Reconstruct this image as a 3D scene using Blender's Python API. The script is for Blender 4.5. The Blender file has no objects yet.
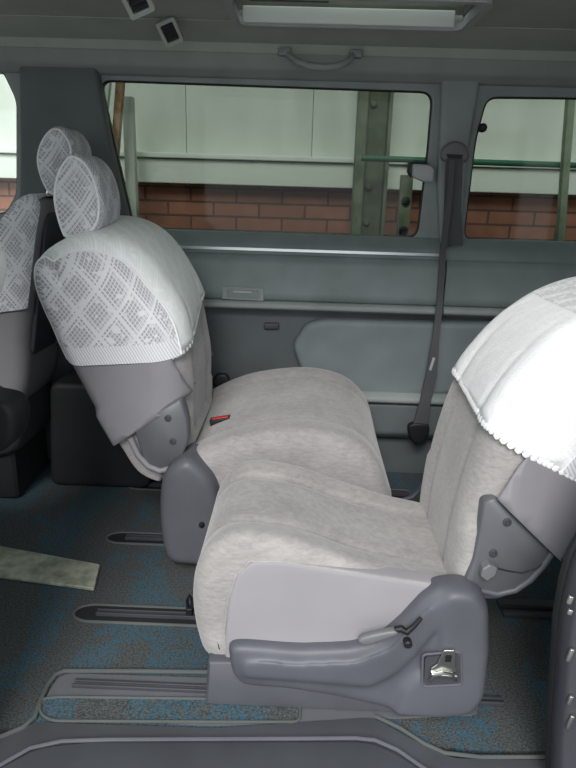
import bpy, bmesh, math, random
from mathutils import Vector, Matrix
random.seed(7)
C = bpy.context.scene
COL = C.collection
R = math.radians
# ------------------------------------------------------------------ camera
FPX = 640.0
CAM = Vector((0, -1.11, 1.13))
pt, yw, rl = R(17), R(1.0), R(1.7)
FW = Vector((-math.sin(yw)*math.cos(pt), math.cos(yw)*math.cos(pt), -math.sin(pt)))
R0 = Vector((math.cos(yw), math.sin(yw), 0)); U0 = R0.cross(FW)
RV = R0*math.cos(rl)+U0*math.sin(rl); UV_ = -R0*math.sin(rl)+U0*math.cos(rl)
cd = bpy.data.cameras.new('camera'); cam = bpy.data.objects.new('camera', cd); COL.objects.link(cam)
M = Matrix((RV, UV_, -FW)).transposed().to_4x4(); M.translation = CAM
cam.matrix_world = M
cd.sensor_fit = 'VERTICAL'; cd.sensor_height = 36; cd.lens = 36*FPX/768; cd.clip_start = .02
C.camera = cam
# ------------------------------------------------------------------ light
C.view_settings.view_transform = 'Standard'; C.view_settings.look = 'None'
C.view_settings.gamma = 1; C.view_settings.use_curve_mapping = False
C.view_settings.exposure = 0.2
w = bpy.data.worlds.new('overcast_sky'); C.world = w; w.use_nodes = True
wb = w.node_tree.nodes['Background']; wb.inputs[0].default_value = (.90, .97, 1.0, 1); wb.inputs[1].default_value = 1.15
sl = bpy.data.lights.new('sun', 'SUN'); sl.energy = 2.5; sl.angle = R(25); sl.color = (1, .98, .96)
so = bpy.data.objects.new('sun', sl); COL.objects.link(so)
sd = Vector((.10, .80, -.60))
so.rotation_euler = sd.to_track_quat('-Z', 'Y').to_euler()

# ------------------------------------------------------------------ helpers
def ray(x, y): return FW + RV*((x-288)/FPX) - UV_*((y-384)/FPX)
def at(x, y, Y):
    d = ray(x, y); return CAM + d*((Y-CAM.y)/d.y)
def fl(x, y, z=0.0):
    d = ray(x, y); return CAM + d*((z-CAM.z)/d.z)
def xz(pts, Y): return [(at(x, y, Y).x, at(x, y, Y).z) for x, y in pts]
def xy(pts, z=0.0): return [(fl(x, y, z).x, fl(x, y, z).y) for x, y in pts]

def sm(pts, n=5):
    """closed smooth curve through points"""
    out = []; k = len(pts)
    for i in range(k):
        p0, p1, p2, p3 = (Vector(pts[(i+j-1) % k]) for j in range(4))
        for s in range(n):
            t = s/n
            out.append(tuple(.5*((2*p1)+(p2-p0)*t+(2*p0-5*p1+4*p2-p3)*t*t+(3*p1-p0-3*p2+p3)*t**3)))
    return out
def rnd(pts, r, n=5):
    """closed polygon with rounded corners"""
    out = []; k = len(pts)
    for i in range(k):
        a, b, c = Vector(pts[i-1]), Vector(pts[i]), Vector(pts[(i+1) % k])
        rr = min(r, (a-b).length*.48, (c-b).length*.48)
        u = b+(a-b).normalized()*rr; v = b+(c-b).normalized()*rr
        for s in range(n+1):
            t = s/n
            out.append(tuple(u*(1-t)**2+b*2*t*(1-t)+v*t*t))
    return out
def area(p): return .5*sum(p[i][0]*p[(i+1) % len(p)][1]-p[(i+1) % len(p)][0]*p[i][1] for i in range(len(p)))
def inset(p, d, wf=None):
    k = len(p); s = 1 if area(p) > 0 else -1; out = []
    for i in range(k):
        a, b, c = Vector(p[i-1]), Vector(p[i]), Vector(p[(i+1) % k])
        t1 = (b-a); t2 = (c-b)
        t = (t1.normalized() if t1.length > 1e-9 else t1)+(t2.normalized() if t2.length > 1e-9 else t2)
        if t.length < 1e-6: out.append(tuple(b)); continue
        t.normalize(); nrm = Vector((-t.y, t.x))*s
        out.append(tuple(b+nrm*(d*(wf(-nrm.x, -nrm.y, b) if wf else 1))))
    return out
def loft(bm, outline, a0, a1, r=.01, n=4, mid=1, axis='y', r2=None, crown=0, wf=None):
    """closed outline swept a0..a1 along an axis with rounded ends; crown pushes the caps out"""
    if area(outline) < 0: outline = outline[::-1]
    if r2 is None: r2 = r
    secs = []
    for i in range(n+1):
        th = math.pi/2*i/n
        secs.append((a0+r*(1-math.sin(th)), r*(1-math.cos(th)) ))
    secs = [(a0+r*(1-math.cos(math.pi/2*i/n)), r*(1-math.sin(math.pi/2*i/n))) for i in range(n+1)] if r > 0 else [(a0, 0)]
    e = [(a1-r2*(1-math.cos(math.pi/2*i/n)), r2*(1-math.sin(math.pi/2*i/n))) for i in range(n, -1, -1)] if r2 > 0 else [(a1, 0)]
    s0, s1 = secs[-1][0], e[0][0]
    secs += [(s0+(s1-s0)*i/mid, 0) for i in range(1, mid)] + e
    rings = []
    for a, d in secs:
        q = inset(outline, d, wf) if d > 1e-6 else outline
        def mk(u, v):
            return {'y': (u, a, v), 'z': (u, v, a), 'x': (a, u, v)}[axis]
        rings.append([bm.verts.new(mk(u, v)) for u, v in q])
    k = len(outline)
    for i in range(len(rings)-1):
        for j in range(k):
            bm.faces.new((rings[i][j], rings[i][(j+1) % k], rings[i+1][(j+1) % k], rings[i+1][j]))
    for rg, sgn in ((rings[0], -1), (rings[-1], 1)):
        # inner concentric rings toward the centroid keep smooth shading clean
        if crown <= .0045:
            gm = [bm.faces.new(rg)]; gm += list(gm[0].edges)+list(gm[0].verts)
            ax = {'y': (0, 2), 'z': (0, 1), 'x': (1, 2)}[axis]
            for q_ in ax:
                lo_ = min(v.co[q_] for v in rg); hi_ = max(v.co[q_] for v in rg); st_ = max(.03, (hi_-lo_)/24)
                for i_ in range(1, int((hi_-lo_)/st_)+1):
                    pc = Vector((0, 0, 0)); pc[q_] = lo_+i_*st_+.0003; pn = Vector((0, 0, 0)); pn[q_] = 1
                    r_ = bmesh.ops.bisect_plane(bm, geom=gm, plane_co=pc, plane_no=pn)
                    gm = list({*r_['geom'], *[e for e in r_['geom_cut']]})
            continue
        cen = sum((v.co for v in rg), Vector())/k
        prev = rg
        for f in (.85, .5):
            nr = [bm.verts.new(cen+(v.co-cen)*f+Vector({'y': (0, 1, 0), 'z': (0, 0, 1), 'x': (1, 0, 0)}[axis])*sgn*crown*(1-f)) for v in rg]
            for j in range(k): bm.faces.new((prev[j], prev[(j+1) % k], nr[(j+1) % k], nr[j]))
            prev = nr
        c = bm.verts.new(cen+Vector({'y': (0, 1, 0), 'z': (0, 0, 1), 'x': (1, 0, 0)}[axis])*sgn*crown)
        for j in range(k): bm.faces.new((prev[j], prev[(j+1) % k], c))
    return bm
def slab(bm, outline, a0, a1, axis='y', bev=0):
    """ngon-capped prism (good for concave outlines)"""
    if area(outline) < 0: outline = outline[::-1]
    f = lambda u, v, a: {'y': (u, a, v), 'z': (u, v, a), 'x': (a, u, v)}[axis]
    secs = [(a0, bev), (a0+bev, 0), (a1-bev, 0), (a1, bev)] if bev else [(a0, 0), (a1, 0)]
    rings = [[bm.verts.new(f(u, v, a)) for u, v in (inset(outline, d) if d else outline)] for a, d in secs]
    k = len(outline)
    for i in range(len(rings)-1):
        for j in range(k): bm.faces.new((rings[i][j], rings[i][(j+1) % k], rings[i+1][(j+1) % k], rings[i+1][j]))
    bm.faces.new(rings[0]); bm.faces.new(rings[-1][::-1])
    return bm
def box(bm, c, s, rot=None, bev=.0):
    m = Matrix.Translation(c) @ (rot.to_4x4() if rot is not None else Matrix.Identity(4)) @ Matrix.Diagonal((*s, 1))
    g = bmesh.ops.create_cube(bm, size=1, matrix=m)
    if bev:
        es = list({e for v in g['verts'] for e in v.link_edges})
        bmesh.ops.bevel(bm, geom=es, offset=bev, segments=3, affect='EDGES', profile=.6)
    return bm
def tube(bm, pts, r, n=10, closed=False, flat=None):
    """tube along 3-D points; r number or list"""
    pts = [Vector(p) for p in pts]; k = len(pts); rings = []
    up = None
    for i, p in enumerate(pts):
        a = pts[i-1] if (i or closed) else p; b = pts[(i+1) % k] if (i < k-1 or closed) else p
        t = (b-a).normalized()
        if up is None: up = Vector((0, 0, 1)) if abs(t.z) < .9 else Vector((0, 1, 0))
        s = t.cross(up).normalized(); up = s.cross(t).normalized()
        rr = r[i] if isinstance(r, (list, tuple)) else r
        rings.append([bm.verts.new(p+(s*math.cos(q)+up*math.sin(q))*rr) for q in [2*math.pi*j/n for j in range(n)]])
    for i in range(k if closed else k-1):
        A, B = rings[i], rings[(i+1) % k]
        for j in range(n): bm.faces.new((A[j], A[(j+1) % n], B[(j+1) % n], B[j]))
    if not closed:
        bm.faces.new(rings[0][::-1]); bm.faces.new(rings[-1])
    return bm
def lathe(bm, c, axis, prof, n=20):
    """prof [(dist along axis, radius)]"""
    axis = Vector(axis).normalized(); s = axis.orthogonal().normalized(); t = axis.cross(s); c = Vector(c)
    rings = [[bm.verts.new(c+axis*d+(s*math.cos(2*math.pi*j/n)+t*math.sin(2*math.pi*j/n))*r) for j in range(n)] for d, r in prof]
    for A, B in zip(rings, rings[1:]):
        for j in range(n): bm.faces.new((A[j], A[(j+1) % n], B[(j+1) % n], B[j]))
    bm.faces.new(rings[0][::-1]); bm.faces.new(rings[-1])
    return bm
def nb(): return bmesh.new()
def obj(name, bm, mat, parent=None, smooth=True, ang=40):
    bmesh.ops.recalc_face_normals(bm, faces=bm.faces)
    me = bpy.data.meshes.new(name); bm.to_mesh(me); bm.free()
    o = bpy.data.objects.new(name, me); COL.objects.link(o)
    if mat: me.materials.append(mat)
    if smooth:
        for p in me.polygons: p.use_smooth = True
        me.set_sharp_from_angle(angle=R(ang))
    if parent:
        o.parent = parent; o.matrix_parent_inverse = Matrix.Translation(parent.location).inverted()
    return o
def thing(name, label, cat, loc=(0, 0, 0), group=None):
    o = bpy.data.objects.new(name, None); COL.objects.link(o); o.location = loc; o.empty_display_size = .05
    o['label'] = label; o['category'] = cat
    if group: o['group'] = group
    return o
def tag(o, label, cat, group=None):
    o['label'] = label; o['category'] = cat
    if group: o['group'] = group
    return o
def struct(name, bm, mat, smooth=True, label=None, **k):
    o = obj(name, bm, mat, None, smooth, **k); o['kind'] = 'structure'
    if label: o['label'] = label
    return o

# ------------------------------------------------------------------ materials
def mat(name, col, rough=.6, metal=0, spec=.4):
    m = bpy.data.materials.new(name); m.use_nodes = True; b = m.node_tree.nodes['Principled BSDF']
    b.inputs['Base Color'].default_value = (*col, 1); b.inputs['Roughness'].default_value = rough
    b.inputs['Metallic'].default_value = metal; b.inputs['Specular IOR Level'].default_value = spec
    return m, m.node_tree, b
def N(t, ty, **k):
    n = t.nodes.new(ty)
    for a, v in k.items():
        if a[0] == '_': n.inputs[a[1:].replace('_', ' ')].default_value = v
        else: setattr(n, a, v)
    return n
def ramp(t, src, stops):
    r = t.nodes.new('ShaderNodeValToRGB'); e = r.color_ramp.elements
    e[0].position, e[0].color = stops[0][0], (*stops[0][1], 1); e[1].position, e[1].color = stops[1][0], (*stops[1][1], 1)
    for p, c in stops[2:]:
        x = e.new(p); x.color = (*c, 1)
    t.links.new(src, r.inputs[0]); return r
def g(v): return (v, v, v)
def coords(t, scale=(1, 1, 1), rot=(0, 0, 0)):
    tc = t.nodes.new('ShaderNodeTexCoord'); mp = t.nodes.new('ShaderNodeMapping')
    mp.inputs['Scale'].default_value = scale; mp.inputs['Rotation'].default_value = rot
    t.links.new(tc.outputs['Object'], mp.inputs[0]); return mp.outputs[0]
def bump(t, b, src, s=.3, d=.002):
    n = N(t, 'ShaderNodeBump', _Strength=s, _Distance=d); t.links.new(src, n.inputs['Height']); t.links.new(n.outputs[0], b.inputs['Normal'])
def mth(t, op, a, b=None, c=None):
    n = t.nodes.new('ShaderNodeMath'); n.operation = op
    for i, v in enumerate((a, b, c)):
        if v is None: continue
        if isinstance(v, (int, float)): n.inputs[i].default_value = v
        else: t.links.new(v, n.inputs[i])
    return n.outputs[0]

def plastic(name, col, rough=.5, var=.12):
    m, t, b = mat(name, col, rough)
    n = N(t, 'ShaderNodeTexNoise', _Scale=6, _Detail=3); t.links.new(coords(t), n.inputs[0])
    r = ramp(t, n.outputs[0], [(.3, tuple(c*(1-var) for c in col)), (.7, tuple(min(1, c*(1+var)) for c in col))])
    t.links.new(r.outputs[0], b.inputs[0])
    n2 = N(t, 'ShaderNodeTexNoise', _Scale=700, _Detail=1); t.links.new(coords(t), n2.inputs[0]); bump(t, b, n2.outputs[0], .12, .0006)
    return m
def velour(name, c0, c1, rot=(0, .9, 0)):
    m, t, b = mat(name, c0, .9, 0, .15)
    n = N(t, 'ShaderNodeTexNoise', _Scale=1, _Detail=4, _Roughness=.6, _Distortion=.6); t.links.new(coords(t, (45, 60, 150), rot), n.inputs[0])
    n3 = N(t, 'ShaderNodeTexNoise', _Scale=9, _Detail=2); t.links.new(coords(t), n3.inputs[0])
    s = mth(t, 'MULTIPLY_ADD', n3.outputs[0], .45, mth(t, 'MULTIPLY', n.outputs[0], .65))
    r = ramp(t, s, [(.36, c0), (.70, c1)]); t.links.new(r.outputs[0], b.inputs[0])
    b.inputs['Sheen Weight'].default_value = .35; b.inputs['Sheen Roughness'].default_value = .5
    n2 = N(t, 'ShaderNodeTexNoise', _Scale=420, _Detail=2); t.links.new(coords(t), n2.inputs[0]); bump(t, b, n2.outputs[0], .35, .0015)
    return m
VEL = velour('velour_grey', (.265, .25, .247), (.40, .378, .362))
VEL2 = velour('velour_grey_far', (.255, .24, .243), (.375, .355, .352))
SIDE = plastic('smooth_side_cloth', (.31, .295, .312), .85, .04)
PLA = plastic('grey_plastic', (.100, .103, .120), .46)
PLD = plastic('dark_plastic', (.055, .057, .066), .45)
VIN = plastic('grey_vinyl', (.235, .225, .24), .55, .06)
PLC = plastic('plinth_plastic', (.08, .082, .095), .5)
PLD2 = plastic('recliner_plastic', (.115, .118, .13), .4)
NBLK = plastic('near_black_plastic', (.022, .022, .024), .6)  # near-black, so the added box and front pedestals read as dark floor area
DCL = plastic('front_seat_cloth_shaded', (.045, .047, .052), .9)  # darkened colour stands in for the dimmer light around the front seats
BLK = plastic('black_rubber', (.012, .012, .014), .5)
KNOB = plastic('knob_plastic', (.16, .16, .17), .4)
WALLM = plastic('wall_trim_plastic', (.21, .25, .248), .55)
WALLP = plastic('pillar_trim_plastic', (.26, .29, .283), .55)
BPIL = plastic('front_pillar_shaded', (.11, .125, .125), .6)  # slightly darker plastic, further darkened for the poor light on this pillar
ARMM = plastic('armrest_plastic', (.18, .21, .215), .6)
RECM = plastic('pocket_plastic', (.10, .115, .12), .6)
CEIL = plastic('headliner_cloth', (.40, .42, .38), .9, .08)
RAILT = plastic('roof_rail_trim', (.29, .31, .30), .6)
LGREY = plastic('light_grey_plastic', (.42, .43, .44), .45, .05)
SILLM = plastic('sill_plastic', (.13, .135, .148), .42)
SILLD = plastic('lower_step_plastic', (.10, .105, .118), .5)
BELT = plastic('belt_webbing', (.085, .085, .09), .7)
CHR = mat('bright_metal', (.62, .62, .58), .28, 1)[0]
def wornmetal():
    m, t, b = mat('worn_metal', (.42, .43, .36), .5, .25)
    n = N(t, 'ShaderNodeTexNoise', _Scale=28, _Detail=5); t.links.new(coords(t), n.inputs[0])
    r = ramp(t, n.outputs[0], [(.35, (.30, .33, .26)), (.65, (.58, .60, .48))]); t.links.new(r.outputs[0], b.inputs[0]); bump(t, b, n.outputs[0], .4, .004)
    return m
WMET = wornmetal()
CTRIM = mat('bright_trim', (.75, .78, .78), .3, .8)[0]
WHT = mat('rim_daylight_white', (.82, .85, .82), .3)[0]  # white stands in for daylight along the sunroof edge
RED = mat('red_plastic', (.55, .03, .03), .4)[0]

def lace(name, plane='xz', scale=1.0, hole=(.40, .385, .43), thread=(.86, .86, .86), dens=1.0):
    """crochet pattern: big lozenges of open mesh crossed by solid bands"""
    m, t, b = mat(name, thread, .85, 0, .2)
    tc = t.nodes.new('ShaderNodeTexCoord'); sp = t.nodes.new('ShaderNodeSeparateXYZ'); t.links.new(tc.outputs['Object'], sp.inputs[0])
    u = mth(t, 'ADD', sp.outputs[0], sp.outputs[1])
    v = sp.outputs[2]
    a = mth(t, 'ADD', u, mth(t, 'MULTIPLY', v, .8)); c = mth(t, 'SUBTRACT', mth(t, 'MULTIPLY', v, .8), u)
    P = .105*scale
    def tri(x, p):   # 0..1 triangle wave
        return mth(t, 'MULTIPLY', mth(t, 'PINGPONG', x, p/2), 2/p)
    la, lc = tri(a, P), tri(c, P)
    edge = mth(t, 'MAXIMUM', mth(t, 'LESS_THAN', la, .10), mth(t, 'LESS_THAN', lc, .10))           # solid bands
    band2 = mth(t, 'MAXIMUM', mth(t, 'LESS_THAN', mth(t, 'ABSOLUTE', mth(t, 'SUBTRACT', la, .30)), .035),
                mth(t, 'LESS_THAN', mth(t, 'ABSOLUTE', mth(t, 'SUBTRACT', lc, .30)), .035))
    q = .013*scale
    ma, mc = tri(a, q), tri(c, q)
    mesh = mth(t, 'GREATER_THAN', mth(t, 'MINIMUM', ma, mc), .22)      # holes of the fine net
    nz = N(t, 'ShaderNodeTexNoise', _Scale=45/scale, _Detail=1); t.links.new(tc.outputs['Object'], nz.inputs[0])
    dense = mth(t, 'GREATER_THAN', nz.outputs[0], .63)
    solid = mth(t, 'MAXIMUM', mth(t, 'MAXIMUM', edge, band2), dense)
    hol = mth(t, 'MULTIPLY', mth(t, 'MULTIPLY', mesh, mth(t, 'SUBTRACT', 1, solid)), dens)
    mx = t.nodes.new('ShaderNodeMix'); mx.data_type = 'RGBA'
    t.links.new(hol, mx.inputs[0]); mx.inputs[6].default_value = (*thread, 1); mx.inputs[7].default_value = (*hole, 1)
    t.links.new(mx.outputs[2], b.inputs[0])
    n2 = N(t, 'ShaderNodeTexNoise', _Scale=350, _Detail=2); t.links.new(tc.outputs['Object'], n2.inputs[0])
    bump(t, b, mth(t, 'SUBTRACT', n2.outputs[0], hol), .5, .002)
    return m
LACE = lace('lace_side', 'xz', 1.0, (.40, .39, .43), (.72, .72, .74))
LACEF = lace('lace_front', 'yz', .8, (.60, .62, .63), (.84, .87, .86), .45)
LACEW = lace('lace_white', 'yz', .9, (.78, .78, .79), (.95, .95, .95), .35)

LACEY = lace('lace_yoke', 'yz', .7, (.50, .51, .53), (.95, .95, .95), .8)
def ribbed():
    m, t, b = mat('ribbed_lace', (.86, .86, .88), .85)
    wv = N(t, 'ShaderNodeTexWave', _Scale=42, _Distortion=.6); wv.bands_direction = 'X'
    t.links.new(coords(t, (1, 1, 1), (0, .5, 0)), wv.inputs[0])
    r = ramp(t, wv.outputs[0], [(.2, (.58, .57, .61)), (.6, (.78, .78, .80))]); t.links.new(r.outputs[0], b.inputs[0]); bump(t, b, wv.outputs[0], .4, .002)
    return m
RIB = ribbed()

def carpet():
    m, t, b = mat('patterned_carpet', (.05, .055, .055), .95, 0, .1)
    n1 = N(t, 'ShaderNodeTexNoise', _Scale=220, _Detail=3); t.links.new(coords(t), n1.inputs[0])
    base = ramp(t, n1.outputs[0], [(.32, (.040, .045, .047)), (.68, (.125, .135, .132))])
    # short blue stitches, long in the y direction
    st = N(t, 'ShaderNodeTexNoise', _Scale=1, _Detail=2, _Roughness=.6); t.links.new(coords(t, (210, 26, 1), (0, 0, .25)), st.inputs[0])
    cl = N(t, 'ShaderNodeTexNoise', _Scale=1, _Detail=2, _Distortion=.4); t.links.new(coords(t, (7.0, 1.8, 1), (0, 0, -.35)), cl.inputs[0])
    br = N(t, 'ShaderNodeTexNoise', _Scale=1, _Detail=1); t.links.new(coords(t, (14, 22, 1)), br.inputs[0])
    k = mth(t, 'MULTIPLY', mth(t, 'GREATER_THAN', st.outputs[0], .50), mth(t, 'GREATER_THAN', mth(t, 'MULTIPLY_ADD', br.outputs[0], .30, cl.outputs[0]), .672))
    k = mth(t, 'MULTIPLY', k, .52)
    mx = t.nodes.new('ShaderNodeMix'); mx.data_type = 'RGBA'; t.links.new(k, mx.inputs[0]); t.links.new(base.outputs[0], mx.inputs[6]); mx.inputs[7].default_value = (.03, .14, .22, 1)
    t.links.new(mx.outputs[2], b.inputs[0]); bump(t, b, n1.outputs[0], .6, .004)
    return m
CARP = carpet()
PIPE = plastic('carpet_binding', (.095, .105, .10), .8)

def glass(name, tint, gl=.06):
    m = bpy.data.materials.new(name); m.use_nodes = True; t = m.node_tree; t.nodes.clear()
    o = t.nodes.new('ShaderNodeOutputMaterial'); a = N(t, 'ShaderNodeBsdfTransparent', _Color=(*tint, 1)); s = N(t, 'ShaderNodeBsdfGlossy', _Roughness=.05)
    mx = N(t, 'ShaderNodeMixShader', _Fac=gl); t.links.new(a.outputs[0], mx.inputs[1]); t.links.new(s.outputs[0], mx.inputs[2]); t.links.new(mx.outputs[0], o.inputs[0])
    return m
GLS = glass('tinted_glass', (.50, .53, .50), .018)
GLC = glass('clear_glass', (.92, .95, .93), .03)

# ------------------------------------------------------------------ the setting: outside
m, t, b = mat('ground_concrete', (.22, .22, .20), .9)
bm = nb(); box(bm, (0, 4, -.55), (30, 24, .1)); struct('ground', bm, m, label='bare concrete yard under the van')
def siding():
    m, t, b = mat('painted_siding', (.60, .64, .58), .6)
    n = N(t, 'ShaderNodeTexNoise', _Scale=3, _Detail=5); t.links.new(coords(t, (2, 1, .6)), n.inputs[0])
    r = ramp(t, n.outputs[0], [(.3, (.56, .60, .54)), (.7, (.68, .71, .65))])
    t.links.new(r.outputs[0], b.inputs[0]); return m
def brick():
    m, t, b = mat('red_brick', (.3, .1, .07), .85)
    bt = N(t, 'ShaderNodeTexBrick', _Scale=1, _Mortar_Size=.007, _Brick_Width=.29, _Row_Height=.086, _Bias=-.2)
    bt.inputs['Color1'].default_value = (.46, .20, .135, 1); bt.inputs['Color2'].default_value = (.38, .165, .115, 1); bt.inputs['Mortar'].default_value = (.15, .09, .075, 1)
    mp = coords(t, (1, 1, 1), (R(-90), 0, 0)); t.links.new(mp, bt.inputs[0])
    n = N(t, 'ShaderNodeTexNoise', _Scale=12, _Detail=4); t.links.new(coords(t), n.inputs[0])
    mx = t.nodes.new('ShaderNodeMix'); mx.data_type = 'RGBA'; mx.blend_type = 'MULTIPLY'; mx.inputs[0].default_value = .5
    t.links.new(bt.outputs[0], mx.inputs[6]); t.links.new(n.outputs[0], mx.inputs[7]); t.links.new(mx.outputs[2], b.inputs[0]); bump(t, b, bt.outputs[1], -.5, .006)
    return m
def lichen(name, c0, c1, sc=9):
    m, t, b = mat(name, c0, .8)
    n = N(t, 'ShaderNodeTexNoise', _Scale=sc, _Detail=6, _Roughness=.7); t.links.new(coords(t), n.inputs[0])
    r = ramp(t, n.outputs[0], [(.38, c0), (.62, c1)]); t.links.new(r.outputs[0], b.inputs[0]); bump(t, b, n.outputs[0], .3, .004); return m
COLM = lichen('weathered_green_paint', (.10, .13, .085), (.20, .22, .15))
COLP = lichen('faded_green_paint', (.20, .25, .18), (.30, .35, .27))
WOOD = lichen('rough_timber', (.22, .12, .07), (.42, .27, .15), 14)
PALE = lichen('pale_green_paint', (.40, .44, .38), (.52, .55, .48), 6)
# brick wall, ledge and siding of the building beyond
bm = nb(); box(bm, (0, 3.2, .33), (9.6, .2, 1.75)); struct('wall_brick', bm, brick(), False, label='red brick base of the building outside the windows')
bm = nb()
pw = .78
for i in range(-6, 7):                                               # separate cladding sheets with shadow gaps
    box(bm, (.42+i*pw, 3.2, 2.25), (pw-.003, .16, 2.1), None, .001)
box(bm, (0, 3.24, 2.25), (9.6, .1, 2.1))
struct('wall_siding', bm, siding(), True, label='pale greenish cladding above the brick')
LEDG = mat('white_ledge_paint', (.78, .82, .76), .5)[0]
bm = nb(); box(bm, (0, 3.06, 1.21), (9.6, .16, .14), None, .006); box(bm, (0, 3.06, 1.30), (9.6, .22, .03), None, .006)
struct('trim_ledge', bm, LEDG, label='white ledge between brick and cladding')

# ------------------------------------------------------------------ the setting: van shell
WY = 1.40
def curve_plate(name, outer, holes, y0, y1, m, **k):
    """flat panel in the XZ plane with holes, rounded hole corners"""
    cu = bpy.data.curves.new(name, 'CURVE'); cu.dimensions = '2D'; cu.fill_mode = 'BOTH'
    for pl in [outer]+holes:
        s = cu.splines.new('POLY'); s.points.add(len(pl)-1); s.use_cyclic_u = True
        for p, q in zip(s.points, pl): p.co = (q[0], q[1], 0, 1)
    cu.extrude = (y1-y0)/2*.8; cu.bevel_depth = (y1-y0)/2*.2; cu.bevel_resolution = 2
    tmp = bpy.data.objects.new('t', cu); COL.objects.link(tmp)
    me = bpy.data.meshes.new_from_object(tmp.evaluated_get(bpy.context.evaluated_depsgraph_get())); bpy.data.objects.remove(tmp)
    bm = nb(); bm.from_mesh(me)
    bmesh.ops.transform(bm, matrix=Matrix.Translation((0, (y0+y1)/2, 0)) @ Matrix.Rotation(R(90), 4, 'X'), verts=bm.verts)
    bpy.data.meshes.remove(me)
    return struct(name, bm, m, **k)
W1 = rnd(xz([(97, 78), (435, 90), (430, 150), (419, 240), (178, 233), (132, 231), (113, 150)], WY), .05)
W2 = rnd(xz([(486, 95), (576, 96), (660, 98), (660, 250), (462, 241), (474, 140)], WY), .045)
W3 = rnd(xz([(-150, 58), (3, 68), (18, 100), (18, 195), (6, 216), (-150, 213)], WY), .03)
outer = [(-1.95, .90), (1.75, .90), (1.75, 1.56), (-1.95, 1.56)]
curve_plate('wall_far', outer, [W1, W2, W3], WY, WY+.05, WALLP, ang=30)
for i, (W, gm) in enumerate(((W1, GLS), (W2, GLS), (W3, GLC))):
    bm = nb(); slab(bm, inset(W, -.012), WY+.024, WY+.028); wo = struct('window_%d' % (i+1), bm, gm, False)
    bm = nb(); tube(bm, [(x, WY+.012, z) for x, z in inset(W, .002)], .009, 8, True); obj('window_seal', bm, BLK, wo)
# side wall below the windows: profile (y, z) swept along X
def sweepx(bm, prof, x0, x1): slab(bm, prof, x0, x1, 'x')
bm = nb(); sweepx(bm, rnd([(WY+.05, .965), (WY-.005, .965), (WY-.045, .925), (WY-.055, .90), (WY-.055, .885), (WY+.05, .885)], .006), -1.95, 1.75)
struct('trim_1', bm, WALLM, label='moulded sill running under the side windows', ang=50)
bm = nb(); a, b_ = at(180, 250, WY-.06), at(441, 257, WY-.06)
slab(bm, rnd([(-.72, .902), (b_.x, .902), (b_.x, .912), (-.72, .912)], .004), WY-.066, WY-.05)
tag(obj('trim_strip', bm, CTRIM), 'thin bright metal trim strip along the wall under the large side window', 'trim strip')
bm = nb(); sweepx(bm, rnd([(WY+.05, .89), (WY-.060, .89), (WY-.085, .86), (WY-.09, .74), (WY-.075, .715), (WY+.05, .715)], .012), -1.95, .533)
sweepx(bm, rnd([(WY+.05, .89), (WY-.058, .89), (WY-.080, .86), (WY-.084, .74), (WY-.07, .715), (WY+.05, .715)], .012), .539, 1.75)
struct('wall_panel', bm, WALLM, label='grey moulded side panel below the window sill', ang=35)
bm = nb(); sweepx(bm, rnd([(WY+.05, .716), (WY-.09, .716), (WY-.105, .705), (WY-.105, .69), (WY-.06, .675), (WY+.05, .675)], .008), -1.95, .533)
sweepx(bm, rnd([(WY+.05, .716), (WY-.085, .716), (WY-.098, .705), (WY-.098, .69), (WY-.06, .675), (WY+.05, .675)], .008), .539, 1.75)
struct('trim_2', bm, WALLP, label='narrow ledge along the side panel', ang=50)
bm = nb(); box(bm, (-.1, WY+.01, .33), (3.7, .08, .70)); struct('wall_lower', bm, RECM, label='dark recess of the side wall below the ledge')
# armrest panel, rounded at its front end
ap = rnd(xz([(292, 345), (306, 323), (325, 319), (430, 322), (700, 325), (700, 388), (450, 394), (410, 396), (385, 398), (350, 400), (312, 400)], WY-.07), .03)
bm = nb(); loft(bm, ap, WY-.085, WY+.0, .022, 4, 1, 'y', 0); obj_arm = struct('trim_3', bm, ARMM, label='rounded armrest moulding on the far wall')
bm = nb(); sweepx(bm, rnd([(WY, .37), (WY-.09, .37), (WY-.115, .352), (WY-.115, .335), (WY-.085, .32), (WY, .31)], .008), .10, 1.75)
struct('trim_4', bm, WALLP, label='light lip of the low wall pocket')
bm = nb(); sweepx(bm, rnd([(WY, .325), (WY-.09, .32), (WY-.10, .20), (WY-.07, .17), (WY, .17)], .012), .10, 1.75)
struct('wall_pocket', bm, RECM, label='dark pocket panel low on the far wall')
# pillar trims
bp = rnd(xz([(20, 42), (93, 44), (112, 150), (133, 236), (133, 262), (16, 262), (20, 200)], WY-.03), .015)
bm = nb(); loft(bm, bp, WY-.045, WY+.0, .015, 4, 1, 'y', 0); struct('trim_5', bm, BPIL, label='front pillar trim between the windows, shade put into its dark colour')
pp = rnd(xz([(441, 66), (482, 68), (468, 150), (461, 246), (440, 246), (437, 180), (441, 110)], WY-.02), .012)
bm = nb(); loft(bm, pp, WY-.032, WY+.0, .012, 4, 1, 'y', 0); struct('trim_6', bm, WALLP, label='grey pillar trim carrying the belt guide')
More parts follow.
